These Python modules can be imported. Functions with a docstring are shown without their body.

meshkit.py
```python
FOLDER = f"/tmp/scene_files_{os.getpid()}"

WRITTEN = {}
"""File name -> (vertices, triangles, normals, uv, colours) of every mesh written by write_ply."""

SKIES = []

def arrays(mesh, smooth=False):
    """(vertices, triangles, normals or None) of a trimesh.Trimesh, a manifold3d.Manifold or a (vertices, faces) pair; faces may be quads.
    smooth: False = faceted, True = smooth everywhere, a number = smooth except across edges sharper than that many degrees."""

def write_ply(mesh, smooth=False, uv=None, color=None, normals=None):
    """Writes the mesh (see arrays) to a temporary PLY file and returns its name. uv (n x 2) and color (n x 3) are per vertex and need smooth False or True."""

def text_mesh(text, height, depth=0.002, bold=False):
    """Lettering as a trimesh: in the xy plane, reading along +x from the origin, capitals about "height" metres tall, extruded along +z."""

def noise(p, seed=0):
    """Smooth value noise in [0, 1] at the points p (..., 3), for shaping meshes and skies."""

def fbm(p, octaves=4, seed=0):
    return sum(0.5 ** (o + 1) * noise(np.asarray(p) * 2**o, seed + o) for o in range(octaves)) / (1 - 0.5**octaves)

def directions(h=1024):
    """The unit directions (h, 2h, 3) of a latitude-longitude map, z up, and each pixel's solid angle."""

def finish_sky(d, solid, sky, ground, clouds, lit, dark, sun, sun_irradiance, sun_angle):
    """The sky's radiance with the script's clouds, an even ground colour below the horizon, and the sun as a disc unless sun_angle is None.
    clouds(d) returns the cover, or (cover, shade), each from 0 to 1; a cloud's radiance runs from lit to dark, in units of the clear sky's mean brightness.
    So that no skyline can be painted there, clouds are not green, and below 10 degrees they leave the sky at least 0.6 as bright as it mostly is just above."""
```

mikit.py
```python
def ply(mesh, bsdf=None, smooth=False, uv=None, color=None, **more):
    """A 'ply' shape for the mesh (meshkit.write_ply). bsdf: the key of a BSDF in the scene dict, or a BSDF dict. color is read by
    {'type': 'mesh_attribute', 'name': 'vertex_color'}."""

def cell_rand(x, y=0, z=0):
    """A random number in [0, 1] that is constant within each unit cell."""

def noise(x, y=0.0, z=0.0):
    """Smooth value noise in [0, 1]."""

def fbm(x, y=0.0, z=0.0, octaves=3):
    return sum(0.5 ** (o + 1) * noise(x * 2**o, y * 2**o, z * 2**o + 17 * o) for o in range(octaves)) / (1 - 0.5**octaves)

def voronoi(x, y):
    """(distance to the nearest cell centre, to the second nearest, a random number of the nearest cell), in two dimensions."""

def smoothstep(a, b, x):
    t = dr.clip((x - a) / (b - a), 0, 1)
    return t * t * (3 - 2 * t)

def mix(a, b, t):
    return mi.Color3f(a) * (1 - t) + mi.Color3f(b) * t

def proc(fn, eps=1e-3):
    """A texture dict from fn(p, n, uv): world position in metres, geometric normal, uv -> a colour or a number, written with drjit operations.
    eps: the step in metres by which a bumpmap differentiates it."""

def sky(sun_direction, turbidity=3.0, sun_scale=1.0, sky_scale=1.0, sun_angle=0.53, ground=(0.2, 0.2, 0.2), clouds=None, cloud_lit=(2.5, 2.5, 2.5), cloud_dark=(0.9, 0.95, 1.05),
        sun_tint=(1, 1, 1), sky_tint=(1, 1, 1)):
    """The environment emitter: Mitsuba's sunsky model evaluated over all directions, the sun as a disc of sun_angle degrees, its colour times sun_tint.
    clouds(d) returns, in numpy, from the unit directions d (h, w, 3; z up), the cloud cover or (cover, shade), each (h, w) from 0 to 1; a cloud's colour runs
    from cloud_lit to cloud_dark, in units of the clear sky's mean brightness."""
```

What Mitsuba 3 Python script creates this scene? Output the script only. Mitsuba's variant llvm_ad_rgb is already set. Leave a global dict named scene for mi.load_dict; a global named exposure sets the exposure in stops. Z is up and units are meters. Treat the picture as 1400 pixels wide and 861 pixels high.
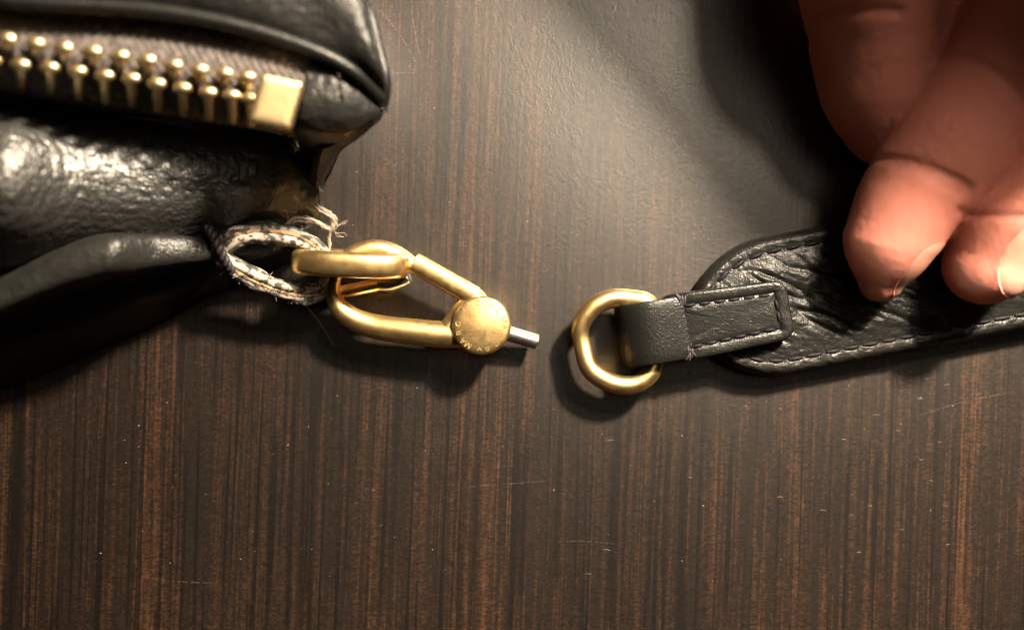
import math, numpy as np, trimesh, mitsuba as mi, drjit as dr, mikit, meshkit
from scipy.interpolate import CubicSpline, PchipInterpolator
from mikit import noise, fbm, mix, smoothstep
T = mi.ScalarTransform4f
MM = 0.001
rng = np.random.default_rng(7)
scene, labels = {'type': 'scene'}, {}

# ---------------------------------------------------------------- camera, lamps, exposure
exposure = 0.0
scene['camera'] = {'type': 'thinlens', 'fov': 64.94, 'fov_axis': 'x', 'aperture_radius': 0.0018, 'focus_distance': 0.1150,
                   'near_clip': 0.005, 'far_clip': 5.0,
                   'to_world': T().look_at(origin=[0, 0, 0.12], target=[0, 0, 0], up=[0, 1, 0])}
LA = np.array([0.150, 0.205, 0.235])              # unseen key bulb, placed up and right to cast the main shadows
LB = np.array([0.164, 0.247, 0.344])              # unseen second bulb, higher and weaker, placed for the second shadow edge
WARM = np.array([1.0, 0.83, 0.615])

# ---------------------------------------------------------------- helpers (millimetres in, metres out)
def add(key, mesh, mat, smooth=35, parent=None, uv=None, label=None, cat=None, group=None, kind=None, **more):
    if parent: key = parent + '__' + key
    base, k = key, 0
    while key in scene:
        k += 1; key = '%s_%03d' % (base, k)
    v, f = (mesh.vertices, mesh.faces) if hasattr(mesh, 'vertices') else mesh
    scene[key] = mikit.ply(trimesh.Trimesh(np.asarray(v) * MM, f, process=False), mat, smooth, uv=uv, **more)
    note(key, label, cat, group, kind)
    return key

def note(key, label=None, cat=None, group=None, kind=None):
    d = {k: x for k, x in (('label', label), ('category', cat), ('group', group), ('kind', kind)) if x}
    if d: labels[key] = d

def smooth_path(pts, n, closed=False):
    p = np.asarray(pts, float)
    if closed: p = np.vstack([p, p[:1]])
    s = np.r_[0, np.cumsum(np.linalg.norm(np.diff(p[:, :3], axis=0), axis=1))]
    c = CubicSpline(s, p, bc_type='periodic' if closed else 'natural')
    return c(np.linspace(0, s[-1], n, endpoint=not closed))

def grid_faces(nu, nv, cu=False, cv=False):
    i, j = np.meshgrid(np.arange(nu if cu else nu - 1), np.arange(nv if cv else nv - 1), indexing='ij')
    a, b = i * nv + j, ((i + 1) % nu) * nv + j
    c, d = ((i + 1) % nu) * nv + (j + 1) % nv, i * nv + (j + 1) % nv
    q = np.stack([a, b, c, d], -1).reshape(-1, 4)
    return np.vstack([q[:, [0, 1, 2]], q[:, [0, 2, 3]]])

def frames(p, closed=False, up=None):
    t = (np.roll(p, -1, 0) - np.roll(p, 1, 0)) if closed else np.gradient(p, axis=0)
    t /= np.linalg.norm(t, axis=1, keepdims=True) + 1e-12
    if up is None:
        a = np.zeros_like(p); ref = np.array([0, 0, 1.0]) if abs(t[0, 2]) < .9 else np.array([0, 1.0, 0])
        for i in range(len(p)):
            ref = ref - t[i] * (ref @ t[i]); ref /= np.linalg.norm(ref); a[i] = ref
    else:
        a = np.broadcast_to(up, p.shape) - t * (t @ np.asarray(up, float))[:, None]
        a /= np.linalg.norm(a, axis=1, keepdims=True)
    return t, a, np.cross(t, a)

def sweep(p, section, closed=False, up=None, scale=None, cap=0.0):
    """section: (m, 2) outline (side, up) carried along the points p; scale: one factor per point; cap: rounded ends of that length."""
    p = np.asarray(p, float); n = len(p); sc = np.ones(n) if scale is None else np.asarray(scale, float)
    t, a, b = frames(p, closed, up)
    if cap and not closed:
        e = np.array([1.0, .92, .7, .38, .02]); w = np.sqrt(1 - e ** 2)
        p = np.vstack([p[0] - t[0] * (cap * e[:, None]), p, p[-1] + t[-1] * (cap * e[::-1, None])])
        sc = np.r_[sc[0] * w, sc, sc[-1] * w[::-1]]
        a, b = (np.vstack([np.repeat(x[:1], 5, 0), x, np.repeat(x[-1:], 5, 0)]) for x in (a, b))
    s = np.asarray(section)
    v = p[:, None] + sc[:, None, None] * (s[None, :, :1] * b[:, None] + s[None, :, 1:] * a[:, None])
    n, m = len(p), len(s)
    f = grid_faces(n, m, closed, True)
    v = v.reshape(-1, 3)
    if not closed:
        v = np.vstack([v, p[:1], p[-1:]]); j = np.arange(m); k = (j + 1) % m
        f = np.vstack([f, np.c_[j, k, np.full(m, n * m)], np.c_[(n - 1) * m + k, (n - 1) * m + j, np.full(m, n * m + 1)]])
    mesh = trimesh.Trimesh(v, f, process=False)
    if mesh.volume < 0: mesh.faces = mesh.faces[:, ::-1]
    return mesh

def circle(m=20, r=1.0):
    a = np.arange(m) * 2 * np.pi / m
    return np.c_[np.cos(a), np.sin(a)] * r

def rrect(w, h, e=4.0, m=28):
    a = np.arange(m) * 2 * np.pi / m; c, s = np.cos(a), np.sin(a)
    k = (abs(c) ** e + abs(s) ** e) ** (-1 / e)
    return np.c_[c * k * w / 2, s * k * h / 2]

def tube(pts, r, n=60, m=20, closed=False, cap=None):
    p = smooth_path(pts, n, closed)
    if p.shape[1] == 4: p, r = p[:, :3], p[:, 3]
    else: r = np.full(len(p), float(r))
    return sweep(p, circle(m), closed, scale=r, cap=r.mean() * .9 if cap is None else cap)

def pad(a, b, r, profile, nc=10, taper=1.0):
    """A rounded rectangle (half sizes a, b, corner r) carried through profile = [(inset, z), ...], bottom first; closed by a flat centre."""
    rings = []
    for d, z in profile:
        A, B, R = a - d, b - d, max(r - d, .02); o = []
        for q, (sx, sy) in enumerate(((1, 1), (-1, 1), (-1, -1), (1, -1))):
            th = np.linspace(0, np.pi / 2, nc) + q * np.pi / 2
            o.append(np.c_[sx * (A - R) + R * np.cos(th), sy * (B - R) + R * np.sin(th)])
        o = np.vstack(o); out = []
        for k in range(len(o)):                                   # straight sides get points of their own
            out.append(o[k])
            if k % nc == nc - 1:
                q = o[(k + 1) % len(o)]
                out += [o[k] + (q - o[k]) * s for s in np.linspace(0, 1, 14)[1:-1]]
        o = np.array(out)
        o[:, 1] *= 1 + (taper - 1) * (o[:, 0] + a) / (2 * a)
        rings.append(np.c_[o, np.full(len(o), z)])
    n = len(rings[0]); v = np.vstack(rings + [rings[0].mean(0, keepdims=True), rings[-1].mean(0, keepdims=True)])
    f = grid_faces(len(rings), n, False, True); j = np.arange(n); k = (j + 1) % n; L = len(rings)
    f = np.vstack([f, np.c_[j, k, np.full(n, L * n)], np.c_[(L - 1) * n + k, (L - 1) * n + j, np.full(n, L * n + 1)]])
    m = trimesh.Trimesh(v, f, process=False)
    if m.volume < 0: m.faces = m.faces[:, ::-1]
    return m

def basis(x, z=(0, 0, 1)):
    x = np.asarray(x, float); x = x / np.linalg.norm(x); z = np.asarray(z, float); z = z - x * (z @ x); z /= np.linalg.norm(z)
    return np.array([x, np.cross(z, x), z])

def put(mesh, origin, x=(1, 0, 0), z=(0, 0, 1)):
    m = mesh.copy(); m.vertices = np.asarray(m.vertices) @ basis(x, z) + np.asarray(origin, float); return m

def skin_surface(rows, nu, nv, thick=0.0, bump=None, face=(0, 0, 1)):
    """A smooth sheet through rows of points; thick: the depth of the leather behind it; bump(points, s, t): height along the normal."""
    R = np.asarray(rows, float)
    def along(a, axis, n):
        s = np.r_[0, np.cumsum(np.linalg.norm(np.diff(a, axis=axis), axis=2).mean(1 - axis))]
        return PchipInterpolator(s, a, axis=axis)(np.linspace(0, s[-1], n)) if n else a
    def cub(a, axis, n):
        s = np.r_[0, np.cumsum(np.linalg.norm(np.diff(a, axis=axis), axis=2).mean(1 - axis))]
        return CubicSpline(s, a, axis=axis, bc_type='natural')(np.linspace(0, s[-1], n))
    G = cub(along(R, 1, nu), 0, nv)                              # (nv, nu, 3)
    N = np.cross(np.gradient(G, axis=1), np.gradient(G, axis=0)); N /= np.linalg.norm(N, axis=2, keepdims=True) + 1e-12
    if (N @ np.asarray(face, float)).mean() < 0: N = -N; flip = True
    else: flip = False
    if bump is not None:
        G = G + N * bump(G)[..., None]
    f = grid_faces(nv, nu); v = G.reshape(-1, 3)
    n0 = np.cross(v[f[0, 1]] - v[f[0, 0]], v[f[0, 2]] - v[f[0, 0]])
    if n0 @ N.reshape(-1, 3)[f[0, 0]] < 0: f = f[:, ::-1]
    if thick:
        back = (G - N * thick).reshape(-1, 3); k = len(v)
        i = np.arange(nv * nu).reshape(nv, nu)
        rim = np.r_[i[0, :], i[1:, -1], i[-1, -2::-1], i[-2:0:-1, 0]]; nx = np.roll(rim, -1)
        f = np.vstack([f, f[:, ::-1] + k, np.c_[rim, nx, nx + k], np.c_[rim, nx + k, rim + k]])
        v = np.vstack([v, back])
    return trimesh.Trimesh(v, f, process=False)

def capsule_stitch(p, d, length, r, up=(0, 0, 1)):
    d = np.asarray(d, float) / np.linalg.norm(d); u = np.linspace(-.5, .5, 6)
    pts = np.asarray(p) + np.outer(u * (length - 2 * r), d) + np.outer(-(2 * u) ** 2 * r * .5, np.asarray(up, float))
    return sweep(pts, circle(8, r), cap=r)

def nz(p, s, seed=0, o=3): return meshkit.fbm(np.asarray(p) / np.asarray(s), o, seed) - .5
def ridge(p, s, seed=0): return 1 - np.abs(2 * meshkit.fbm(np.asarray(p) / np.asarray(s), 2, seed) - 1)

# ---------------------------------------------------------------- materials
def two(b): return {'type': 'twosided', 'bsdf': b}
def bumped(b, fn, scale, eps=4e-5): return two({'type': 'bumpmap', 'arbitrary': mikit.proc(fn, eps), 'scale': scale, 'bsdf': b})
def rgb(*c): return {'type': 'rgb', 'value': list(c)}

def wood(p, n, uv):
    x, y = p.x - 0.035 * p.y, p.y
    w = x + 0.0006 * (noise(x * 300, y * 25) - .5) + 0.0010 * (noise(x * 60, y * 14, 4.0) - .5)
    broad = fbm(w * 420, y * 7, 3.0, 3)
    fine = fbm(w * 2300, y * 30, 7.0, 3)
    hair = noise(w * 3900, y * 70, 1.0)
    tick = noise(w * 2600, y * 5200, 5.0)
    band = noise(w * 190, y * 5, 13.0)
    s = smoothstep(.40, .80, .16 * band + .22 * broad + .38 * fine + .24 * hair + .16 * (tick - .5)) * (.5 + .65 * noise(x * 90, y * 9, 8.0)) * (.55 + .9 * noise(w * 1700, y * 420, 6.0))
    pore = smoothstep(.56, .76, noise(w * 2100, y * 34, 11.0)) * .8
    c = mix((.0070, .0042, .0027), (.029, .0128, .0062), s)
    c = c * (1 - .75 * pore) * (.62 + .76 * tick)
    c = c * (.8 + .4 * noise(p.x * 60, p.y * 40, 2.0))
    scratch = mi.Float(0)
    for cx, cy, r, a0, a1, wd in SCRATCHES:
        d = dr.abs(dr.sqrt(dr.square(p.x - cx) + dr.square(p.y - cy)) - r)
        ang = dr.atan2(p.y - cy, p.x - cx)
        on = smoothstep(a0, a0 + .02, ang) * (1 - smoothstep(a1 - .02, a1, ang))
        scratch = dr.maximum(scratch, (1 - smoothstep(wd * .3, wd, d)) * on * smoothstep(.25, .6, noise(p.x * 4000, p.y * 4000)))
    return mix(c, (.16, .12, .09), scratch * .18)

def arc(a, b, sag, wd):
    """a fine scratch from a to b (mm), bowed by sag"""
    a, b = np.array(a[:2]) * MM, np.array(b[:2]) * MM; m = (a + b) / 2; d = b - a; L = np.linalg.norm(d); nrm = np.array([-d[1], d[0]]) / L; s = sag * MM
    r = (L * L / 4 + s * s) / (2 * abs(s)); c = m + nrm * np.sign(s) * (abs(s) - r)
    t = [math.atan2(*(q - c)[::-1]) for q in (a, b)]
    return (float(c[0]), float(c[1]), float(r), min(t), max(t), wd * MM)
SCRATCHES = [arc(*q) for q in (
    ((-9.82, -25.69, 0), (7.09, -24.49, 0), -.12, .10), ((-55.64, -38.78, 0), (-43.64, -39.87, 0), -.35, .12),
    ((-6.55, 39.33, 0), (0.0, 25.15, 0), .9, .0), ((-20.07, 45.65, 0), (-14.18, 37.15, 0), .5, .16), ((-14.95, 45.87, 0), (-13.53, 38.02, 0), -.2, .16),
    ((-18.0, 22.09, 0), (-15.71, 23.18, 0), .1, .12), ((-9.82, 3.87, 0), (-4.36, 4.31, 0), .1, .12), ((-19.64, 35.84, 0), (-13.96, 36.05, 0), .1, .10),
    ((6.55, -33.76, 0), (16.36, -34.31, 0), .3, .10), ((60.0, -15.22, 0), (75.27, -11.4, 0), .4, .10), ((20.18, 4.64, 0), (27.05, 5.51, 0), .1, .10))]

def wood_height(p, n, uv):
    x = p.x - 0.035 * p.y
    return (fbm(p.x * 2300, p.y * 2000, 4.0, 3) + .8 * noise(p.x * 4700, p.y * 4300) + .5 * noise(p.x * 9000, p.y * 9000))
scene['wood'] = bumped({'type': 'principled', 'base_color': mikit.proc(wood), 'roughness': .365, 'specular': .95}, wood_height, 0.000009)

def grain(s):
    def fn(p, n, uv):
        a = noise(p.x * s, p.y * s, p.z * s); b = noise(p.x * s * 2.3, p.y * s * 2.3, p.z * s * 2.3 + 5)
        return (1 - dr.abs(2 * a - 1)) * -.6 + (1 - dr.abs(2 * b - 1)) * -.35 + .15 * noise(p.x * s * 6, p.y * s * 6, p.z * s * 6)
    return fn
def leather_tone(p, n, uv):
    return mix((.0055, .0055, .0052), (.012, .012, .011), fbm(p.x * 900, p.y * 900, p.z * 900, 3))
scene['leather'] = bumped({'type': 'principled', 'base_color': mikit.proc(leather_tone), 'roughness': .44, 'specular': .32}, grain(1500), 0.00010)
_g = grain(900)
def pebble_grain(p, n, uv): return _g(p, n, uv) * smoothstep(-.027, -.036, p.x)      # the panel is smooth where it is sewn in at its end
scene['pebbled_leather'] = bumped({'type': 'principled', 'base_color': mikit.proc(leather_tone), 'roughness': .47, 'specular': .95, 'clearcoat': .5, 'clearcoat_gloss': .45}, pebble_grain, 0.00022)
scene['smooth_leather'] = bumped({'type': 'principled', 'base_color': rgb(.0056, .0058, .0054), 'roughness': .38, 'specular': .30}, grain(2900), 0.00005)
scene['thread'] = two({'type': 'principled', 'base_color': rgb(.008, .006, .008), 'roughness': .6, 'specular': .15})
scene['purple_thread'] = two({'type': 'principled', 'base_color': rgb(.016, .011, .015), 'roughness': .6, 'specular': .4})
scene['pale_thread'] = two({'type': 'principled', 'base_color': rgb(.34, .30, .245), 'roughness': .8, 'specular': .3})
def knit(p, n, uv):
    return mix((.013, .011, .011), (.135, .115, .112), fbm(p.x * 1900, p.y * 1900, p.z * 900, 2))
scene['tape_cloth'] = two({'type': 'principled', 'base_color': mikit.proc(knit), 'roughness': .75, 'specular': .3, 'sheen': .4})
def gold_rough(p, n, uv): return .30 + .12 * fbm(p.x * 1200, p.y * 1200, p.z * 1200, 3)
def gold_tone(p, n, uv): return mix((.90, .58, .23), (.97, .71, .34), fbm(p.x * 500, p.y * 500, p.z * 500, 3))
def fine_height(p, n, uv): return noise(p.x * 5200, p.y * 5200, p.z * 5200) + .8 * noise(p.x * 900, p.y * 900, p.z * 900)
scene['gold'] = bumped({'type': 'principled', 'base_color': mikit.proc(gold_tone), 'roughness': mikit.proc(gold_rough), 'metallic': 1.0}, fine_height, 0.000006)
scene['brass'] = bumped({'type': 'principled', 'base_color': rgb(.97, .75, .40), 'roughness': .37, 'metallic': 1.0}, fine_height, 0.00001)
scene['steel'] = bumped({'type': 'principled', 'base_color': rgb(.40, .39, .375), 'roughness': .36, 'metallic': 1.0}, fine_height, 0.00003)
def worn(p, n, uv):
    a = fbm(p.x * 1100, p.y * 1100, p.z * 1100, 3)
    return mix((.020, .019, .018), (.20, .18, .15), smoothstep(.45, .66, a))
def core(lo, hi, dirt):
    def fn(p, n, uv):
        return mix(mix(lo, hi, fbm(p.x * 900, p.y * 900, p.z * 900, 2)), dirt, smoothstep(.48, .62, fbm(p.x * 1500 + 9, p.y * 1500, p.z * 1500, 3)))
    return mikit.proc(fn)
for nm, lo, hi, dirt in (('pale_core', (.17, .148, .12), (.36, .32, .265), (.035, .03, .025)), ('tan_core', (.13, .075, .035), (.25, .15, .07), (.03, .02, .014)), ('grey_core', (.07, .065, .06), (.20, .185, .165), (.02, .018, .017))):
    scene[nm] = two({'type': 'principled', 'base_color': core(lo, hi, dirt), 'roughness': .6, 'specular': .4})
scene['worn_leather'] = bumped({'type': 'principled', 'base_color': mikit.proc(worn), 'roughness': .5, 'specular': .5}, grain(2400), 0.00012)
def flesh(p, n, uv):
    a = fbm(p.x * 160, p.y * 160, p.z * 160, 3); b = fbm(p.x * 1300, p.y * 1300, p.z * 1300, 2)
    return mix((.74, .205, .155), (.86, .32, .25), .7 * a + .3 * b)
def flesh_height(p, n, uv):
    q = p.x * .8 + p.y * .35 - p.z * .5
    return fbm(p.x * 1400, p.y * 1400, p.z * 1400, 2) + .5 * noise(q * 5000, p.y * 700, p.z * 700)
scene['skin'] = bumped({'type': 'principled', 'base_color': mikit.proc(flesh), 'roughness': .46, 'specular': .45, 'sheen': .15}, flesh_height, 0.00007)
scene['nail'] = two({'type': 'principled', 'base_color': rgb(.56, .27, .20), 'roughness': .30, 'specular': .55, 'clearcoat': .3})
scene['speck'] = two({'type': 'principled', 'base_color': rgb(.27, .23, .18), 'roughness': .5})
scene['fill_disc_white'] = two({'type': 'diffuse', 'reflectance': rgb(.8, .8, .8)})  # plain white body of the added fill disc

# ---------------------------------------------------------------- lamps (two unseen bulbs and an added fill disc, all out of the frame)
def bulb(pos, radius, power, label):
    key = 'unseen_bulb' if 'unseen_bulb' not in scene else 'unseen_bulb_001'
    scene[key] = {'type': 'sphere', 'center': [float(x) for x in pos], 'radius': radius,
                  'emitter': {'type': 'area', 'radiance': rgb(*(WARM * power))}}
    note(key, label, 'light bulb')
bulb(LA, .0165, 3080, 'unseen warm bulb beyond the upper right of the table, the lower of two, casting the main shadows')
bulb(LB, .046, 74, 'unseen warm bulb beyond the upper right of the table, the upper of two, lighting the second shadow edge')
disc = trimesh.creation.cylinder(.42, .05, sections=64); disc.apply_translation((.25, .45, 1.75))  # added fill light out of view overhead, only to lift the shadows
scene['added_fill_disc'] = mikit.ply(disc, 'fill_disc_white', False, emitter={'type': 'area', 'radiance': rgb(*(WARM * .95))})
note('added_fill_disc', 'added dim fill disc out of view above the table, lifting the shadows', 'lamp')

# ---------------------------------------------------------------- setting: the table top
slab = trimesh.creation.box((420, 400, 18)); slab.apply_translation((0, 0, -9))
add('table_surface', slab, 'wood', False, kind='structure', label='dark brown wood grained table top with fine scratches')

# ---------------------------------------------------------------- shoulder strap end (right)
SO, SA = np.array((25.75, -1.15, 0)), math.radians(11.0)
sa, sn = np.array([math.cos(SA), math.sin(SA), 0]), np.array([-math.sin(SA), math.cos(SA), 0])
SZ0, SH = .35, 4.4
def strap_half(u): return 10.3 * (1 - (1 - np.clip(u / 13.5, 0, 1)) ** 2.1) ** .62
def strap_local(u, v, z): return SO + np.multiply.outer(u, sa) + np.multiply.outer(v, sn) + np.multiply.outer(z, np.array([0, 0, 1.0]))
def strap_top(u, v):
    w = strap_half(u); d = np.minimum(np.maximum(w - abs(v), 0), u * .9)
    q = np.clip(d / 1.5, 0, 1)
    z = SZ0 + SH * (.40 + .60 * np.sqrt(1 - (1 - q) ** 2)) * np.where(d <= 0, 1, 1)
    z = z - .13 * np.exp(-((d - 2.45) / .40) ** 2) * (1 + .35 * np.cos(2 * np.pi * u / 2.75))
    z = z + .06 * np.exp(-((d - 1.2) / .6) ** 2) * np.cos(2 * np.pi * u / 2.75 + .6)
    inner = np.clip((d - 2.6) / 3.0, 0, 1); inner = inner * inner * (3 - 2 * inner)
    z = z + .55 * inner
    c, s = math.cos(-.62), math.sin(-.62); a, b = u * c + v * s, -u * s + v * c
    P = np.stack([a / 9.0, b / 2.0, 0 * a], -1)
    crease = np.clip(ridge(P, 1.0, 3) - .72, 0, 1) / .28
    P2 = np.stack([a / 3.4 + 7, b / .95, 0 * a], -1)
    fine = np.clip(ridge(P2, 1.0, 9) - .6, 0, 1) / .4
    near = np.clip(1.25 - u / 48, .35, 1)
    z = z - inner * near * (.50 * crease ** 1.5 + .15 * fine) + .5 * inner * nz(np.stack([u, v, 0 * u], -1), 7.0, 5)
    z = z - .06 * np.clip(ridge(np.stack([u, v, 0 * u], -1), .8, 21) - .5, 0, 1) * np.clip(d / .8, 0, 1)
    return z
u = np.r_[0.02, np.linspace(.15, 100, 430)]; tt = np.sin(np.linspace(-np.pi / 2, np.pi / 2, 150))
U, V = np.meshgrid(u, tt, indexing='ij'); V = V * strap_half(U)
top = strap_local(U, V, strap_top(U, V) * 1.0)
dd = np.maximum(strap_half(U) - abs(V), 0); q = np.clip(dd / 1.2, 0, 1)
bot = strap_local(U, V, SZ0 + SH * .40 * (1 - np.sqrt(1 - (1 - q) ** 2)))
nu_, nv_ = U.shape; ring = np.concatenate([top, bot[:, ::-1]], 1)
vv = ring.reshape(-1, 3); ff = grid_faces(nu_, 2 * nv_, False, True)
vv = np.vstack([vv, ring[-1].mean(0, keepdims=True)]); e0 = (nu_ - 1) * 2 * nv_; j = np.arange(2 * nv_)
ff = np.vstack([ff, np.c_[e0 + (j + 1) % (2 * nv_), e0 + j, np.full(2 * nv_, len(vv) - 1)]])
m = trimesh.Trimesh(vv, ff, process=False)
if m.volume < 0: m.faces = m.faces[:, ::-1]
S = 'shoulder_strap'
note(S, 'wide black creased leather strap end with a stitched border lying under the fingers', 'strap')
add('band', m, 'leather', True, S)
# stitches along the border, on both sides and round the tip
def strap_edge(u, side, inset): return strap_half(u) - inset
for side in (1, -1):
    us = np.linspace(2.6, 100, 6000); vs = side * np.maximum(strap_half(us) - 2.45, 0)
    s = np.r_[0, np.cumsum(np.hypot(np.diff(us), np.diff(vs)))]
    for k in range(int(s[-1] / 2.75)):
        c = (k + .5) * 2.75; uu, v2 = np.interp([c - .1, c, c + .1], s, us), np.interp([c - .1, c, c + .1], s, vs)
        if uu[1] > 80: break
        z = strap_top(uu[1:2], v2[1:2])[0]
        d = sa * (uu[2] - uu[0]) + sn * (v2[2] - v2[0]) + sn * .010 * side
        add('stitch', capsule_stitch(strap_local(uu[1], v2[1], z + .10), d, 2.3 + .15 * rng.normal(), .33), 'thread', True, S)

# the narrow tab that is sewn on the strap end and folds round the ring
TO, TA = (24.6, -1.65, 6.3), math.radians(9.8)
ta, tn = np.array([math.cos(TA), math.sin(TA), 0]), np.array([-math.sin(TA), math.cos(TA), 0])
def tab_z(x): return .35 * np.clip((x + 4) / 12, 0, 1) - 1.3 * np.clip((-5.4 - x) / 3, 0, 1)
prof = [(.35, -1.6), (.0, -1.2), (.0, -.2), (.05, .25), (.16, .48), (.36, .60), (.7, .64), (1.25, .62), (1.6, .56), (1.78, .46), (1.95, .36), (2.15, .44), (2.4, .53), (3.0, .57)]
tab = pad(8.85, 5.0, 2.0, prof, 10, .84)
tv = np.array(tab.vertices); tv[:, 2] += .10 * nz(tv * [1, 1, 0], 1.6, 4) * 2; tv[:, 2] += tab_z(tv[:, 0]); tab.vertices = tv
tab_at = np.array(TO) + ta * 5.95
add('sewn_tab', put(tab, tab_at, ta), 'smooth_leather', 40, S)
TAB = S + '__sewn_tab'
for sgn in (1, -1):
    for k in range(6):
        x = -5.0 + k * 2.08; y = sgn * (5.0 * (1 - .16 * (x + 8.85) / 17.7) - 1.93)
        add('stitch', capsule_stitch(tab_at + ta * x + tn * y + [0, 0, tab_z(x) + .50], ta - tn * sgn * .03 + tn * rng.normal() * .02, 1.6, .27), 'thread', True, TAB)
for y in (-.85, .85):
    add('stitch', capsule_stitch(tab_at + ta * 6.92 + tn * y + [0, 0, tab_z(6.92) + .50], tn + ta * rng.normal() * .03, 1.5, .27), 'thread', True, TAB)
# the loop round the ring
lp = [(-.15, 6.62), (-1.4, 6.8), (-3.0, 6.95), (-5.4, 6.95), (-7.4, 6.2), (-8.6, 4.7), (-8.7, 3.1), (-7.6, 2.0), (-5.4, 1.5), (-2, 1.6), (2, 2.2)]
lp3 = smooth_path([np.array([TO[0], TO[1], 0]) + ta * a + np.array([0, 0, z]) for a, z in lp], 70)
t_, a_, b_ = frames(lp3, up=tn)
loop = sweep(lp3, rrect(1.15, 8.9, 5.0, 36), up=tn, cap=.3)
lv = np.array(loop.vertices); lv += .05 * np.c_[nz(lv, 1.5, 1), nz(lv, 1.5, 2), nz(lv, 1.5, 3)]; loop.vertices = lv
add('ring_loop', loop, 'smooth_leather', 50, S)
LOOP = S + '__ring_loop'
for sgn in (1, -1):
    for k in range(7):                                           # the thick bar of thread at each edge of the fold
        a = np.array([TO[0], TO[1], 0]) + ta * (-.5 + .28 * (k % 4) + rng.normal() * .15) + tn * sgn * (4.2 - .42 * (k // 2) + rng.normal() * .1)
        add('bar_tack', capsule_stitch(a + [0, 0, 7.05 + rng.normal() * .08], tn * sgn * -1 + ta * rng.normal() * .5, 1.5, .22), 'purple_thread', True, LOOP)
for k in range(9):
    a = np.array([TO[0], TO[1], 0]) + ta * (-.1 + rng.normal() * .12) + tn * (-2.4 + .6 * k)
    add('bar_tack', capsule_stitch(a + [0, 0, 6.92], tn + ta * rng.normal() * .25, .75, .15), 'thread', True, LOOP)

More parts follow.
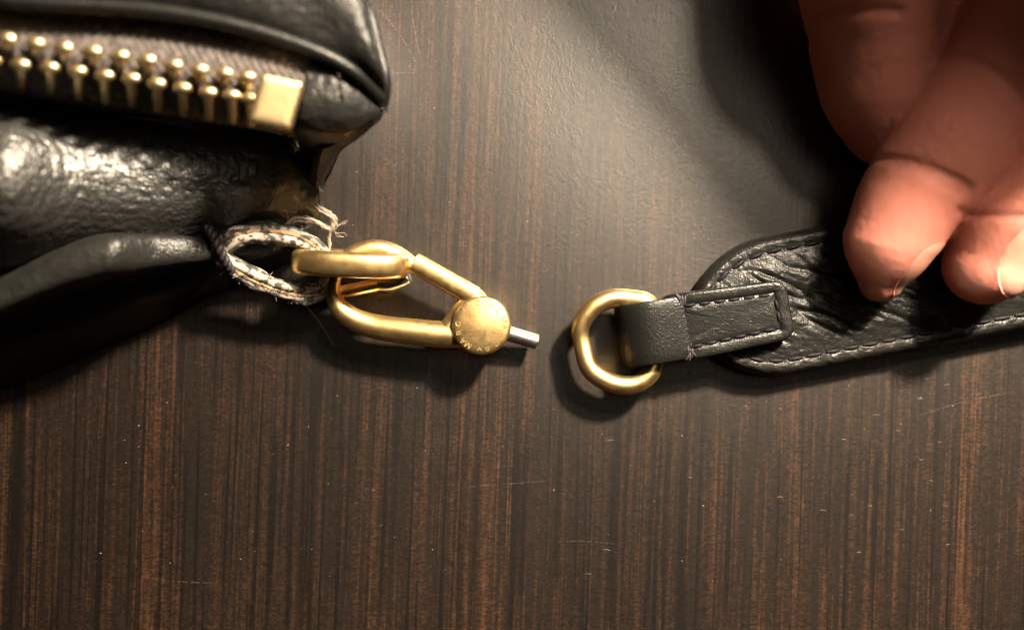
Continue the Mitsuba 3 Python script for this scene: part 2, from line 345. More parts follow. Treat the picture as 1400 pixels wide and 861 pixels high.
# ---------------------------------------------------------------- D ring (gold)
ringp = [(19.55, 1.63, 4.4), (17.22, 2.26, 4.5), (14.48, 2.36, 4.6), (11.95, 1.31, 4.7), (10.17, -0.79, 4.7), (9.75, -2.25, 4.7), (10.06, -4.14, 4.7), (10.48, -6.03, 4.7), (11.12, -7.61, 4.6), (13.01, -9.18, 4.6), (15.53, -10.02, 4.6), (17.85, -9.82, 4.5), (19.76, -8.46, 4.4), (20.62, -6.26, 4.3), (20.83, -3.63, 4.3), (20.41, -0.79, 4.3)]
rp = smooth_path(ringp, 160, True)
rs = np.ones(160) * 1.38
lo = np.exp(-(((rp - np.array((10.17, -3.72, 4.7))) ** 2).sum(1) / 9.0)); rs = rs * (1 - .10 * lo)
dm = sweep(rp, circle(24), True, scale=rs)
dv = np.array(dm.vertices); dv[:, 2] -= .42 * np.exp(-((dv[:, :2] - np.array((10.17, -3.72, 4.7))[:2]) ** 2).sum(1) / 6.0) * np.clip((dv[:, 2] - 4.6) / 1.2, 0, 1); dm.vertices = dv
add('d_ring', dm, 'gold', True, label='gold ring with a flattened left side, held in the leather loop of the strap end', cat='ring')

# ---------------------------------------------------------------- snap hook (gold), chain link, steel pin
K = 'snap_hook'
note(K, 'broken gold snap hook with a round lettered button, lying open toward the ring', 'clasp')
hp = smooth_path([(-14.25, 6.97, 6.4, 1.29), (-16.38, 8.39, 6.7, 1.44), (-19.18, 9.18, 7.2, 1.38), (-21.68, 8.64, 7.5, 1.28), (-23.81, 7.1, 7.6, 1.12), (-25.02, 5.08, 7.2, 1.06), (-25.28, 3.25, 6.5, 1.09), (-24.69, 1.3, 5.9, 1.35), (-22.9, -0.36, 5.5, 1.61), (-19.6, -1.62, 5.3, 1.77), (-14.6, -2.35, 5.3, 1.88), (-9.18, -2.87, 5.3, 1.93), (-5.74, -2.87, 5.3, 1.77)], 120)
add('frame', sweep(hp[:, :3], circle(24), scale=hp[:, 3], cap=.35), 'gold', True, K)
DC = np.array((-4.29, -1.48, 7.7))
neck = smooth_path([(-3.53, -1.19, 5.7, 1.66), (-4.15, 0.36, 5.8, 1.61), (-4.88, 1.82, 5.9, 1.59), (-5.7, 2.75, 6.0, 1.55)], 24)
add('neck', sweep(neck[:, :3], rrect(2.0, 2.0, 2.6, 24), scale=neck[:, 3], cap=.15), 'gold', 40, K)
g0, g1 = np.array((-5.18, 2.54, 6.0)), np.array((-13.83, 7.38, 6.5))
gp = np.linspace(g0, g1, 30)
add('gate', sweep(gp, rrect(2.95, 2.75, 2.7, 28), cap=.22), 'gold', 40, K)
web = smooth_path([(-9.37, -2.24, 5.5, 1.35), (-8.54, -0.99, 5.5, 1.25), (-7.28, 0.57, 5.6, 1.46), (-6.23, 1.92, 5.7, 1.45)], 20)
add('neck', sweep(web[:, :3], circle(20), scale=web[:, 3], cap=.3), 'gold', True, K)
cap_prof = [(.9, -3.4), (.5, -3.2), (.25, -2.6), (.12, -1.1), (.0, -.8), (.0, -.25), (.10, .0), (.32, .16), (.62, .26), (.9, .32), (1.6, .44), (2.6, .55), (3.4, .60), (4.0, .62)]
cap = pad(4.12, 4.12, 4.12, cap_prof, 16)
add('button', put(cap, DC, (1, 0, 0), (.03, .02, 1)), 'gold', 40, K)
BT = K + '__button'
ang = dict(zip(range(16), (15, -5, -28, -49, -77, -94, -124, -142, -164, -184, -220, -240, -260, -280, -299, -317)))
lett = []
for k, ch in enumerate('MARCBYMARCJACOBS'):
    t = meshkit.text_mesh(ch, .78, .09, bold=True); t.vertices -= [t.vertices[:, 0].mean(), t.vertices[:, 1].mean(), 0]
    a = math.radians(ang[k]); o = np.array([math.cos(a), math.sin(a), 0])          # the letters stand with their tops outward
    lett.append(put(t, DC + o * 3.26 + [0, 0, .30 - .03 * o[0] - .02 * o[1]], (o[1], -o[0], 0)))
add('lettering', trimesh.util.concatenate(lett), 'gold', False, BT, kind='stuff')
pp = np.linspace((-1.68, -2.26, 4.2), (3.51, -3.89, 2.9), 20)
add('pin', sweep(pp, circle(24, 1.12), cap=.12), 'steel', 40, K, label='bare steel pin sticking out past the button')
sb = smooth_path([(-24.86, 3.19, 5.1, 0.94), (-21.92, 3.7, 5.2, 0.94), (-18.96, 4.32, 5.4, 0.94)], 20)
add('spring_bar', sweep(sb[:, :3], circle(18), scale=sb[:, 3], cap=.2), 'gold', True, K)
kb = smooth_path([(-18.84, 4.32, 5.5, 1.04), (-17.68, 4.52, 5.6, 1.25), (-16.11, 4.83, 5.7, 1.14), (-14.73, 5.45, 5.9, 1.14)], 20)
add('spring_bar', sweep(kb[:, :3], circle(18), scale=kb[:, 3], cap=.3), 'steel', True, K)
# the link: an oval ring standing on edge
LC = np.array((-22.52, 7.22, 7.4)); th = np.linspace(0, 2 * np.pi, 140, endpoint=False)
ex = np.array([1, -.045, -.02]); ex /= np.linalg.norm(ex); ez = np.array([.0, -.12, 1]); ez /= np.linalg.norm(ez)
cx, cz = abs(np.cos(th)) ** .8 * np.sign(np.cos(th)), abs(np.sin(th)) ** .85 * np.sign(np.sin(th))
lk = LC + np.outer(cx * 7.0, ex) + np.outer(cz * 3.55, ez)
lk_sec = np.c_[rrect(3.5, 2.5, 2.6, 28)[:, 1], rrect(3.5, 2.5, 2.6, 28)[:, 0]]
link = sweep(lk, lk_sec, True, up=np.cross(ex, ez))
add('chain_link', link, 'gold', True, label='gold oval link standing on edge between the frayed loop and the snap hook', cat='chain link')

# ---------------------------------------------------------------- handbag (upper left)
B = 'handbag'
note(B, 'black pebbled leather handbag corner with a brass zipper', 'handbag')
def pebble(G):
    calm = np.clip((-24 - G[..., 0]) / 8, 0, 1)
    return calm * (.12 * (ridge(G, (1.6, 1.0, 1.2), 31) - .5) + .04 * nz(G, .55, 8)) + (.3 + .7 * calm) * .8 * nz(G, (14, 9, 9), 2)
fp = [[(-94.16, 33.87, 19.44), (-77.71, 29.3, 19.44), (-63.99, 26.56, 19.44), (-56.92, 26.42, 15.64), (-48.47, 26.22, 13.37), (-39.56, 25.77, 11.2), (-33.22, 25.22, 9.27), (-29.48, 23.37, 8.94), (-28.27, 21.99, 5.66)], [(-87.76, 29.01, 26.28), (-72.42, 24.75, 26.28), (-59.98, 22.15, 25.74), (-54.39, 22.71, 20.29), (-46.79, 22.69, 17.06), (-38.74, 22.52, 13.45), (-32.8, 22.31, 10.67), (-29.78, 21.98, 7.8), (-28.4, 21.09, 4.28)], [(-85.06, 23.16, 29.16), (-70.19, 19.04, 29.16), (-58.44, 17.16, 28.17), (-53.28, 17.81, 22.31), (-46.21, 18.07, 18.34), (-38.35, 18.26, 14.54), (-32.65, 18.35, 11.16), (-29.58, 18.41, 7.79), (-27.06, 17.99, 7.26)], [(-85.99, 17.57, 28.17), (-70.96, 13.82, 28.17), (-59.07, 12.28, 27.18), (-53.95, 13.08, 21.08), (-46.79, 13.8, 17.06), (-38.96, 14.46, 12.87), (-33.07, 14.68, 9.76), (-29.78, 14.74, 6.25), (-27.24, 15.13, 5.64)], [(-91.46, 12.48, 22.32), (-75.48, 8.92, 22.32), (-62.73, 7.66, 21.42), (-56.49, 8.99, 16.43), (-48.47, 10.23, 13.37), (-40.17, 11.3, 9.53), (-33.96, 11.88, 6.81), (-29.51, 11.83, 7.3), (-28.03, 13.0, 3.23)], [(-100.57, 5.91, 12.6), (-82.99, 2.98, 12.6), (-68.92, 2.02, 11.7), (-60.76, 3.59, 8.61), (-51.51, 5.2, 6.68), (-41.05, 7.24, 7.1), (-34.28, 8.88, 5.74), (-30.67, 10.1, 3.65), (-28.84, 11.35, 1.61)], [(-109.84, -1.01, 2.7), (-90.64, -4.21, 2.7), (-74.65, -4.21, 2.7), (-64.02, -2.08, 2.64), (-53.38, 0.59, 2.57), (-42.88, 3.81, 2.09), (-35.51, 7.05, 1.64), (-31.85, 8.69, 1.22), (-29.51, 10.04, 0.65)], [(-112.28, -3.22, 0.09), (-92.66, -6.49, 0.09), (-76.31, -5.94, 0.09), (-65.41, -3.22, 0.09), (-54.51, 0.05, 0.09), (-43.61, 3.32, 0.08), (-36.52, 6.38, 0.08), (-32.71, 8.12, 0.08), (-30.09, 9.32, 0.08)]]
add('front_panel', skin_surface(fp, 460, 240, 1.2, pebble), 'pebbled_leather', True, B)
# zipper tape with its knitted face
def weave(G):
    a = G[..., 0] + .22 * G[..., 1]; b = G[..., 1] + .16 * G[..., 0]
    return .24 * np.sin(2 * np.pi * a / .95 + 1.2 * np.sin(2 * np.pi * b / 2.1)) * np.sin(2 * np.pi * b / 1.25) + .12 * nz(G, .9, 4)
zt = [[(-84.13, 40.06, 30.15), (-69.43, 37.45, 30.15), (-57.18, 35.0, 30.15), (-49.79, 34.9, 28.71), (-42.15, 34.77, 27.27), (-34.24, 33.77, 25.83), (-26.07, 31.68, 24.39), (-23.16, 30.39, 23.52)], [(-83.21, 36.39, 31.14), (-68.66, 33.97, 31.14), (-56.55, 32.35, 31.14), (-49.28, 31.91, 29.65), (-41.74, 31.43, 28.17), (-33.93, 30.75, 26.68), (-25.86, 29.52, 25.2), (-23.32, 29.1, 24.29)], [(-83.54, 33.3, 30.78), (-68.94, 31.51, 30.78), (-56.78, 30.05, 30.78), (-49.47, 29.39, 29.31), (-41.89, 28.69, 27.84), (-34.05, 27.79, 26.37), (-25.94, 27.02, 24.9), (-23.65, 26.83, 24.35)], [(-86.66, 31.59, 27.45), (-71.52, 29.66, 27.45), (-58.9, 28.14, 27.45), (-51.2, 27.35, 26.14), (-43.26, 26.52, 24.83), (-35.08, 25.48, 23.52), (-27.1, 24.92, 22.28), (-24.71, 24.93, 21.54)], [(-92.14, 30.46, 21.6), (-76.04, 28.49, 21.6), (-62.62, 27.06, 21.6), (-54.24, 26.26, 20.57), (-45.66, 25.44, 19.54), (-36.91, 24.5, 18.51), (-28.86, 23.79, 17.58), (-25.7, 23.41, 17.22)], [(-98.04, 31.93, 15.3), (-80.9, 29.84, 15.3), (-66.63, 28.32, 15.3), (-57.51, 27.36, 14.57), (-48.25, 26.4, 13.84), (-38.87, 25.41, 13.11), (-30.12, 23.91, 12.44), (-26.43, 22.31, 10.7)]]
add('zipper_tape', skin_surface(zt, 420, 160, .8, weave), 'tape_cloth', True, B)
up_row = [(-64.53, 31.79, 32.04), (-61.41, 31.23, 32.04), (-58.29, 30.75, 32.04), (-55.27, 30.32, 31.89), (-52.5, 30.04, 31.29), (-49.69, 29.76, 30.69), (-46.83, 29.55, 30.1), (-44.01, 29.24, 29.52), (-41.22, 28.93, 28.95), (-38.47, 28.52, 28.4), (-35.77, 28.18, 27.87), (-33.1, 27.92, 27.35), (-30.65, 27.64, 26.87)]
lo_row = [(-64.04, 29.54, 30.6), (-60.87, 28.97, 30.6), (-57.7, 28.4, 30.6), (-54.79, 28.05, 30.18), (-51.86, 27.9, 29.59), (-49.04, 27.66, 29.04), (-46.25, 27.33, 28.5), (-43.5, 27.15, 27.97), (-40.8, 26.71, 27.46), (-38.07, 26.35, 26.95), (-35.3, 25.98, 26.44), (-32.74, 25.77, 25.97), (-30.72, 25.53, 25.61)]
up_end = [(-67.88, 30.78, 27.36), (-64.6, 30.19, 27.36), (-61.31, 29.69, 27.36), (-58.12, 29.23, 27.22), (-55.13, 28.88, 26.71), (-52.1, 28.52, 26.2), (-49.04, 28.25, 25.69), (-46.02, 27.88, 25.19), (-43.05, 27.5, 24.71), (-40.13, 27.03, 24.24), (-37.26, 26.63, 23.78), (-34.45, 26.32, 23.34), (-31.86, 25.99, 22.93)]
lo_end = [(-69.11, 28.76, 23.4), (-65.69, 28.15, 23.4), (-62.26, 27.53, 23.4), (-59.04, 27.1, 23.06), (-55.77, 26.87, 22.62), (-52.64, 26.54, 22.19), (-49.56, 26.12, 21.78), (-46.53, 25.87, 21.38), (-43.57, 25.34, 20.99), (-40.57, 24.9, 20.6), (-37.56, 24.45, 20.21), (-34.78, 24.17, 19.85), (-32.59, 23.88, 19.57)]
def tooth(p, e):
    p, e = np.array(p), np.array(e); d = e - p; up = np.cross(d, [1, 0, 0])
    body = sweep(p + np.outer(np.linspace(.1, 1, 9), d), rrect(1.15, 1.0, 3.0, 16), up=up * np.sign(up[2]), cap=.25)
    head = trimesh.creation.icosphere(2, 1.0); head.vertices = head.vertices * [1.10, .70, .64] + p + [0, -.15, .1]
    return trimesh.boolean.union([head, body], engine='manifold')
for p, e in zip(up_row, up_end): add('zipper_tooth', tooth(p, e), 'brass', 40, B)
for p, e in zip(lo_row, lo_end): add('zipper_tooth', tooth(p, e), 'brass', 40, B)
stop = pad(2.35, 2.85, .45, [(.4, -1.3), (0, -1.0), (0, .1), (.08, .36), (.25, .52), (.6, .6), (1.2, .6)], 6)
zx, zy = np.array((-24.6, 27.21, 26.03)) - np.array((-28.64, 27.92, 26.8)), np.array((-28.38, 21.93, 25.97)) - np.array((-26.55, 27.61, 26.4))
nn = np.cross(-zy, zx); nn = nn / np.linalg.norm(nn)
nn = nn if nn[2] > 0 else -nn
so = (np.array((-26.21, 27.26, 27.6)) + np.array((-28.07, 21.69, 27.0))) / 2
sv = np.asarray(stop.vertices); sv = so + np.outer(sv[:, 0], zx / np.linalg.norm(zx)) + np.outer(sv[:, 1], -zy / np.linalg.norm(zy)) + np.outer(sv[:, 2], nn)
add('zipper_stop', trimesh.Trimesh(sv, stop.faces, process=False), 'brass', 40, B, label='flat brass end stop of the zipper')
# flap over the zipper, with a rolled piping at its edge
fl = [[(-83.71, 39.7, 30.6), (-69.08, 37.26, 30.6), (-56.89, 34.66, 30.6), (-48.06, 34.68, 28.85), (-39.63, 34.28, 27.24), (-31.69, 33.11, 25.78), (-24.32, 31.14, 24.47), (-18.57, 28.51, 22.75), (-16.14, 26.34, 20.27)], [(-81.18, 38.98, 33.3), (-67.0, 36.61, 33.3), (-55.17, 34.25, 33.3), (-46.72, 34.36, 31.39), (-38.23, 34.24, 29.57), (-30.54, 33.25, 27.98), (-23.36, 31.39, 26.55), (-17.9, 28.89, 24.42), (-15.71, 26.62, 21.25)], [(-79.92, 39.61, 34.65), (-65.95, 37.28, 34.65), (-54.31, 35.11, 34.65), (-45.34, 35.52, 32.5), (-36.98, 35.64, 30.6), (-29.39, 34.81, 28.94), (-22.62, 32.96, 27.15), (-17.08, 29.94, 26.04), (-15.36, 27.58, 22.92)], [(-79.5, 43.26, 35.1), (-65.6, 41.72, 35.1), (-54.03, 40.17, 35.1), (-44.42, 40.89, 32.75), (-35.7, 41.02, 30.74), (-28.11, 39.72, 29.07), (-21.57, 36.82, 28.05), (-16.96, 33.96, 26.72), (-15.68, 30.87, 23.67)], [(-68.54, 44.62, 46.8), (-57.95, 45.03, 45.0), (-48.87, 45.42, 43.2), (-41.85, 48.24, 37.79), (-34.76, 49.8, 33.11), (-28.11, 49.64, 29.07), (-21.64, 45.82, 28.44), (-17.78, 40.67, 26.89), (-16.7, 35.88, 23.85)], [(-68.54, 56.6, 46.8), (-57.95, 57.99, 45.0), (-50.02, 60.77, 41.4), (-43.56, 66.16, 34.43), (-37.42, 69.89, 28.53), (-30.64, 68.97, 26.39), (-25.34, 65.57, 23.89), (-21.43, 56.3, 21.77), (-19.76, 43.04, 19.38)]]
def soft(G): return .9 * nz(G, (9, 7, 7), 12) + .12 * (ridge(G, .9, 17) - .5)
add('flap', skin_surface(fl, 300, 120, 1.4, soft), 'leather', True, B)
pp1 = smooth_path([(-81.01, 38.58, 33.48), (-66.86, 36.22, 33.48), (-55.06, 33.86, 33.48), (-46.63, 33.97, 31.56), (-38.91, 33.88, 29.88), (-31.27, 32.89, 28.29), (-24.17, 31.08, 26.7), (-18.64, 28.66, 24.62), (-16.09, 26.51, 21.65)], 160)
add('piping', sweep(pp1, circle(18, .85), cap=.4), 'smooth_leather', True, B)
pp2 = smooth_path([(-16.03, 25.98, 20.95), (-15.53, 27.89, 21.84), (-16.2, 31.73, 22.09), (-17.31, 36.27, 21.84), (-19.18, 41.27, 21.43), (-22.99, 54.86, 22.75)], 90)
add('piping', sweep(pp2, circle(16, .85), cap=.4), 'smooth_leather', True, B)
# end tab that closes the zipper
et = [[(-24.09, 31.29, 23.98), (-21.45, 30.34, 23.67), (-18.57, 28.69, 22.75), (-16.6, 27.11, 20.76), (-16.25, 26.52, 19.6)], [(-24.13, 28.83, 25.19), (-21.42, 27.86, 24.99), (-18.6, 26.72, 23.47), (-16.47, 25.87, 21.02), (-16.16, 25.61, 19.59)], [(-24.65, 25.21, 25.2), (-21.98, 24.28, 24.79), (-18.83, 24.15, 23.23), (-16.6, 24.59, 20.76), (-16.36, 24.86, 18.92)], [(-25.54, 22.96, 23.77), (-22.89, 22.22, 23.18), (-20.16, 22.35, 21.87), (-18.03, 23.17, 19.85), (-17.37, 23.88, 18.36)], [(-26.82, 22.51, 20.34), (-24.08, 21.57, 19.67), (-21.75, 21.61, 18.64), (-19.92, 22.38, 17.63), (-19.38, 23.0, 16.51)], [(-28.0, 22.9, 15.24), (-25.39, 21.81, 14.99), (-23.42, 21.74, 14.43), (-21.98, 22.22, 13.95), (-21.36, 22.77, 13.18)], [(-29.16, 23.17, 9.41), (-26.58, 21.79, 9.27), (-24.99, 21.61, 9.18), (-23.99, 22.02, 9.12), (-23.39, 22.64, 9.09)], [(-30.51, 22.39, 0.14), (-28.55, 20.76, 0.14), (-27.68, 20.76, 0.14), (-27.02, 21.19, 0.14), (-26.59, 22.06, 0.14)]]
add('end_tab', skin_surface(et, 110, 150, 1.2, lambda G: .6 * nz(G, 3.5, 3) + .16 * (ridge(G, (2.2, 2.2, 3), 6) - .5) + .05 * nz(G, .5, 6)), 'leather', True, B)
for k in range(3):
    a, b = np.array((-20.58, 28.89, 25.27)), np.array((-19.88, 25.45, 24.92)); c = a + (b - a) * (k + .5) / 3
    add('stitch', capsule_stitch(c, b - a, 1.05, .16), 'purple_thread', True, B + '__end_tab')
for k in range(6):
    c = np.array((-16.35, 25.7, 20.65)) + rng.normal(0, .5, 3) * [.8, 1.2, .6] + [.4, 0, 0]
    add('stitch', capsule_stitch(c, rng.normal(0, 1, 3), 1.2, .14), 'purple_thread', True, B + '__end_tab')
# side wall under the flap's right edge
sd = [[(-23.99, 20.81, 18.49), (-20.7, 22.13, 18.79), (-17.82, 23.99, 19.47), (-16.31, 26.33, 20.3), (-16.38, 31.9, 21.0), (-17.64, 36.95, 20.49), (-19.98, 42.72, 20.12), (-24.54, 57.3, 20.03), (-32.71, 75.19, 22.75)], [(-26.63, 18.93, 10.72), (-24.22, 21.3, 11.27), (-21.83, 24.15, 11.81), (-20.73, 27.43, 12.43), (-20.41, 34.06, 13.1), (-21.5, 40.12, 12.49), (-24.38, 47.84, 12.72), (-29.15, 63.21, 13.11), (-37.65, 83.07, 13.8)], [(-29.44, 14.23, 0.07), (-28.35, 19.13, 0.07), (-27.26, 24.59, 0.07), (-26.38, 29.49, 0.07), (-25.95, 38.21, 0.07), (-27.26, 45.85, 0.07), (-29.44, 55.66, 0.07), (-34.89, 72.01, 0.07), (-43.61, 92.72, 0.08)]]
add('side_panel', skin_surface(sd, 160, 60, 1.2, soft, (1, -.3, .2)), 'leather', True, B)
# leather side strap that ends in the frayed loop
rolled = [[(-98.22, -3.29, 15.1), (-80.21, 0.99, 16.2), (-65.67, 5.39, 16.8), (-58.58, 8.25, 17.4), (-51.98, 10.55, 16.8), (-47.08, 10.75, 13.0), (-43.1, 10.55, 11.0), (-40.77, 9.74, 9.0)], [(-95.88, -4.42, 17.6), (-78.28, -0.32, 18.7), (-64.08, 3.89, 19.3), (-57.21, 6.79, 19.8), (-50.72, 9.02, 19.3), (-46.46, 9.65, 14.4), (-42.69, 9.69, 11.8), (-40.28, 9.09, 9.5)], [(-95.04, -6.87, 18.5), (-77.74, -2.7, 19.4), (-63.7, 1.5, 19.9), (-57.03, 4.22, 20.1), (-50.67, 6.26, 19.4), (-46.57, 7.33, 14.6), (-42.61, 7.9, 12.0), (-40.0, 8.25, 10.0)], [(-101.31, -9.79, 11.8), (-83.15, -5.43, 12.4), (-68.47, -0.93, 12.4), (-61.23, 2.01, 12.4), (-54.1, 4.18, 11.8), (-48.75, 5.49, 9.2), (-43.99, 6.77, 8.0), (-40.84, 7.73, 7.4)], [(-103.37, -13.0, 9.6), (-84.92, -8.34, 10.1), (-69.75, -3.54, 10.4), (-61.38, -0.55, 10.4), (-53.7, 2.05, 9.8), (-48.43, 3.53, 7.6), (-43.83, 5.22, 6.3), (-41.29, 7.12, 5.6)], [(-108.52, -17.86, 4.1), (-89.17, -13.17, 4.6), (-73.44, -8.13, 4.6), (-63.99, -4.56, 4.6), (-55.7, -1.21, 4.4), (-49.61, 1.32, 3.4), (-44.75, 3.89, 2.8), (-42.23, 6.47, 2.4)], [(-112.27, -21.2, 0.1), (-92.65, -16.3, 0.1), (-76.3, -11.39, 0.1), (-65.94, -7.36, 0.1), (-57.12, -3.43, 0.1), (-50.36, -0.38, 0.1), (-45.34, 2.89, 0.1), (-42.84, 5.94, 0.1)]]
add('rolled_edge', skin_surface(rolled, 240, 120, 1.2, lambda G: .35 * nz(G, (7, 4, 4), 5) + .10 * (ridge(G, (1.3, .9, .9), 8) - .5) * np.clip((15 - G[..., 2]) / 5, .25, 1)), 'leather', True, B)
RE = B + '__rolled_edge'
seam = smooth_path([(-76.76, -4.8, 8.9), (-70.57, -2.77, 9.1), (-62.1, 0.25, 9.1), (-54.23, 2.78, 8.7), (-48.35, 4.13, 7.8), (-44.33, 5.62, 6.6)], 400)
ss_ = np.r_[0, np.cumsum(np.linalg.norm(np.diff(seam, axis=0), axis=1))]
for k in range(int(ss_[-1] / 2.9)):
    q = [np.interp((k + .5) * 2.9 + e, ss_, seam[:, i]) for e in (0, .2) for i in range(3)]; q = np.array(q).reshape(2, 3)
    add('stitch', capsule_stitch(q[0], q[1] - q[0] + rng.normal(0, .02, 3), 2.3, .26), 'thread', True, RE)
# the worn loop, its binding and its loose threads
wl = smooth_path([(-39.87, 8.47, 9.8), (-38.27, 10.27, 9.8), (-35.13, 11.09, 9.6), (-31.79, 11.05, 9), (-28.61, 10.09, 8.4), (-26.52, 8.21, 7.8), (-25.68, 5.8, 7.0), (-26.44, 3.56, 6.4), (-29.07, 2.94, 6.6), (-32.3, 3.54, 7.2), (-35.64, 4.94, 8), (-38.14, 6.51, 9)], 200, True)
k_ = np.arange(200) / 200 * 2 * np.pi
tw, aw, bw = frames(wl, True, (0, 0, 1))
m = sweep(wl, rrect(2.9, 1.8, 2.6, 26), True, up=(0, 0, 1), scale=1 + .10 * np.sin(k_ * 5) + .06 * np.sin(k_ * 11 + 1))
mv = np.array(m.vertices); mv += .3 * np.c_[nz(mv, .8, 1), nz(mv, .8, 2), nz(mv, .8, 3)]; m.vertices = mv
add('worn_loop', m, 'worn_leather', True, B, label='frayed loop with its dark coating worn off')
FZ = []
inw = np.sign(((wl.mean(0) - wl) * bw).sum(1).mean())
def ply(name, side, up, rad, mat, seed, t0=0, t1=200):
    p = wl + bw * (inw * side + .15 * nz(wl, 2.2, seed))[:, None] + aw * (up + .12 * nz(wl, 1.4, seed + 1))[:, None]
    q = p[t0:t1]; c = sweep(q, circle(12), t0 == 0 and t1 == 200, up=(0, 0, 1), scale=rad * (1 + .5 * nz(q, 1.6, seed + 2)), cap=rad * .5)
    cv = np.array(c.vertices); cv += .30 * np.c_[nz(cv, .4, seed), nz(cv, .4, seed + 1), nz(cv, .4, seed + 2)]; c.vertices = cv
    add(name, c, mat, True, B + '__worn_loop')
for k in range(150):
    i = rng.integers(0, 200); a0 = wl[i] + bw[i] * rng.uniform(-1.2, 1.2) + aw[i] * rng.uniform(.3, .8)
    d0 = rng.normal(0, 1, 3) * [1, 1, .5]; d0 /= np.linalg.norm(d0); L = rng.uniform(.3, .9)
    q = a0 + np.outer(np.linspace(0, L, 5), d0) + np.outer(np.linspace(0, 1, 5) ** 2, rng.normal(0, .35, 3)); FZ.append(sweep(q, circle(4, .02)))
add('fuzz', trimesh.util.concatenate(FZ), 'pale_thread', False, B + '__worn_loop', kind='stuff')
ply('core_strand', .52, .70, .66, 'pale_core', 11)
ply('tan_strand', -.24, .86, .34, 'tan_core', 21, 6, 190)
ply('core_strand', -.72, .58, .46, 'grey_core', 31, 12, 196)
ply('tan_strand', 1.05, .25, .28, 'tan_core', 41, 30, 170)
WL = B + '__worn_loop'
bc = smooth_path([(-41.07, 11.8, 11.4), (-39.67, 9.77, 12.0), (-38.93, 7.93, 11.6), (-38.53, 6.34, 10.2), (-38.69, 5.14, 8)], 70)
_, ba, bb = frames(bc); tw_ = np.linspace(0, 2 * np.pi * 5, 70)
for k in range(2):
    bd = bc + .34 * (ba * np.cos(tw_ + np.pi * k)[:, None] + bb * np.sin(tw_ + np.pi * k)[:, None]) + .12 * np.c_[nz(bc, .9, 3), nz(bc, .9, 4), nz(bc, .9, 5)]
    add('binding_thread', sweep(bd, circle(10, .36), cap=.3), 'purple_thread', True, WL)
wp = [[(-31.6, 11.39, 8.6), (-30.92, 12.34, 9.2), (-29.81, 13.2, 9.6), (-28.25, 13.27, 9.8), (-26.7, 12.8, 9.6), (-25.23, 11.86, 9)], [(-31.45, 11.52, 8.4), (-30.47, 12.66, 9), (-29.16, 12.92, 9.4), (-27.73, 12.81, 9.5), (-26.19, 12.34, 9.2), (-25.01, 11.8, 8.6)], [(-25.03, 11.86, 9), (-24.23, 12.52, 9.4), (-24.34, 13.47, 9.8), (-25.35, 14.12, 10.2), (-26.3, 14.7, 10.4), (-27.0, 16.05, 10)], [(-25.07, 11.98, 8.8), (-25.35, 10.74, 8.0), (-25.49, 9.67, 7.4), (-26.01, 8.69, 6.9)], [(-29.66, 13.12, 9.4), (-30.21, 13.7, 9.6), (-29.76, 14.33, 9.4)], [(-29.37, 12.71, 8.6), (-29.12, 11.82, 8.4), (-30.03, 11.72, 8.4), (-30.69, 12.15, 8.2)], [(-25.01, 11.8, 8.6), (-24.19, 11.23, 8.2), (-23.5, 10.88, 7.6)], [(-25.27, 11.98, 8.8), (-24.02, 12.36, 9), (-22.81, 12.97, 9)], [(-26.0, 14.65, 10), (-26.9, 15.51, 9.6), (-26.19, 16.71, 9.6), (-26.75, 17.75, 9.4)], [(-27.65, 13.12, 9.4), (-26.54, 12.52, 9.4), (-25.23, 12.06, 9), (-24.49, 13.1, 9.6), (-25.1, 13.85, 10)]]
for q, r in zip(wp, (.26, .2, .26, .2, .07, .08, .07, .06, .12, .18)):
    for k in range(7 if r > .15 else 3):
        base = smooth_path(q, 40); jit = np.c_[[1.5 * nz(base + 40 * k, 2.0, 50 + i) + .6 * nz(base + 11 * k, .7, 60 + i) for i in range(3)]].T
        add('loose_thread', sweep(base + jit, circle(6, r * (.32 if k < 3 else .16)), cap=r * .3), 'pale_thread', True, WL)

# ---------------------------------------------------------------- hand
def seg(p, a, b, ra, rb):
    a, b = np.asarray(a, float), np.asarray(b, float); d = b - a
    t = np.clip(((p - a) @ d) / (d @ d), 0, 1)
    return np.linalg.norm(p - a - t[..., None] * d, axis=-1) - (ra + (rb - ra) * t)
def smin(a, b, k):
    h = np.maximum(k - abs(a - b), 0) / k
    return np.minimum(a, b) - h * h * k * .25
def rounded(c, n): return [tuple(q) for q in smooth_path(c, n)]
def chain(p, c, k):
    out = None
    for a, b in zip(c[:-1], c[1:]):
        s = seg(p, a[:3], b[:3], a[3], b[3]); out = s if out is None else smin(out, s, k)
    return out
WR = (80, 135, 58)
THUMB = [(51.32, 24.89, 8.0, 3.87), (50.86, 28.3, 9.0, 6.05), (50.07, 33.4, 10.5, 7.57), (48.64, 39.93, 13, 8.17), (44.99, 47.79, 19, 8.63)] + [(46, 66, 27, 10), (42, 90, 42, 13)]
FORE = [(50.47, 4.27, 9.4, 2.51), (50.71, 8.02, 10.4, 4.58), (52.23, 13.16, 11.6, 5.72), (55.16, 18.57, 12.8, 6.33), (57.71, 23.13, 14.2, 7.12), (61.41, 29.43, 16.4, 7.53), (64.14, 35.22, 19.5, 7.67)] + [(68.5, 43.5, 35, 8), (74, 53, 49, 10.2), (62, 76, 52, 12.5), (47, 95, 52, 13.5)]
MID = [(64.35, 6.81, 10.6, 5.37), (65.6, 11.15, 11.0, 6.44), (68.67, 16.87, 12.4, 6.95), (72.56, 24.68, 15.8, 7.39), (76.62, 33.01, 22, 7.31)] + [(85, 44, 35, 8), (94, 56, 48, 9.2), (92, 76, 54, 10.5), (74, 102, 56, 13)]
RING = [(88, 4, 8.5, 5.8), (92, 10, 12, 6.8), (97, 26, 22, 7.4), (108, 52, 46, 9), (104, 74, 52, 10), (80, 102, 56, 12)]
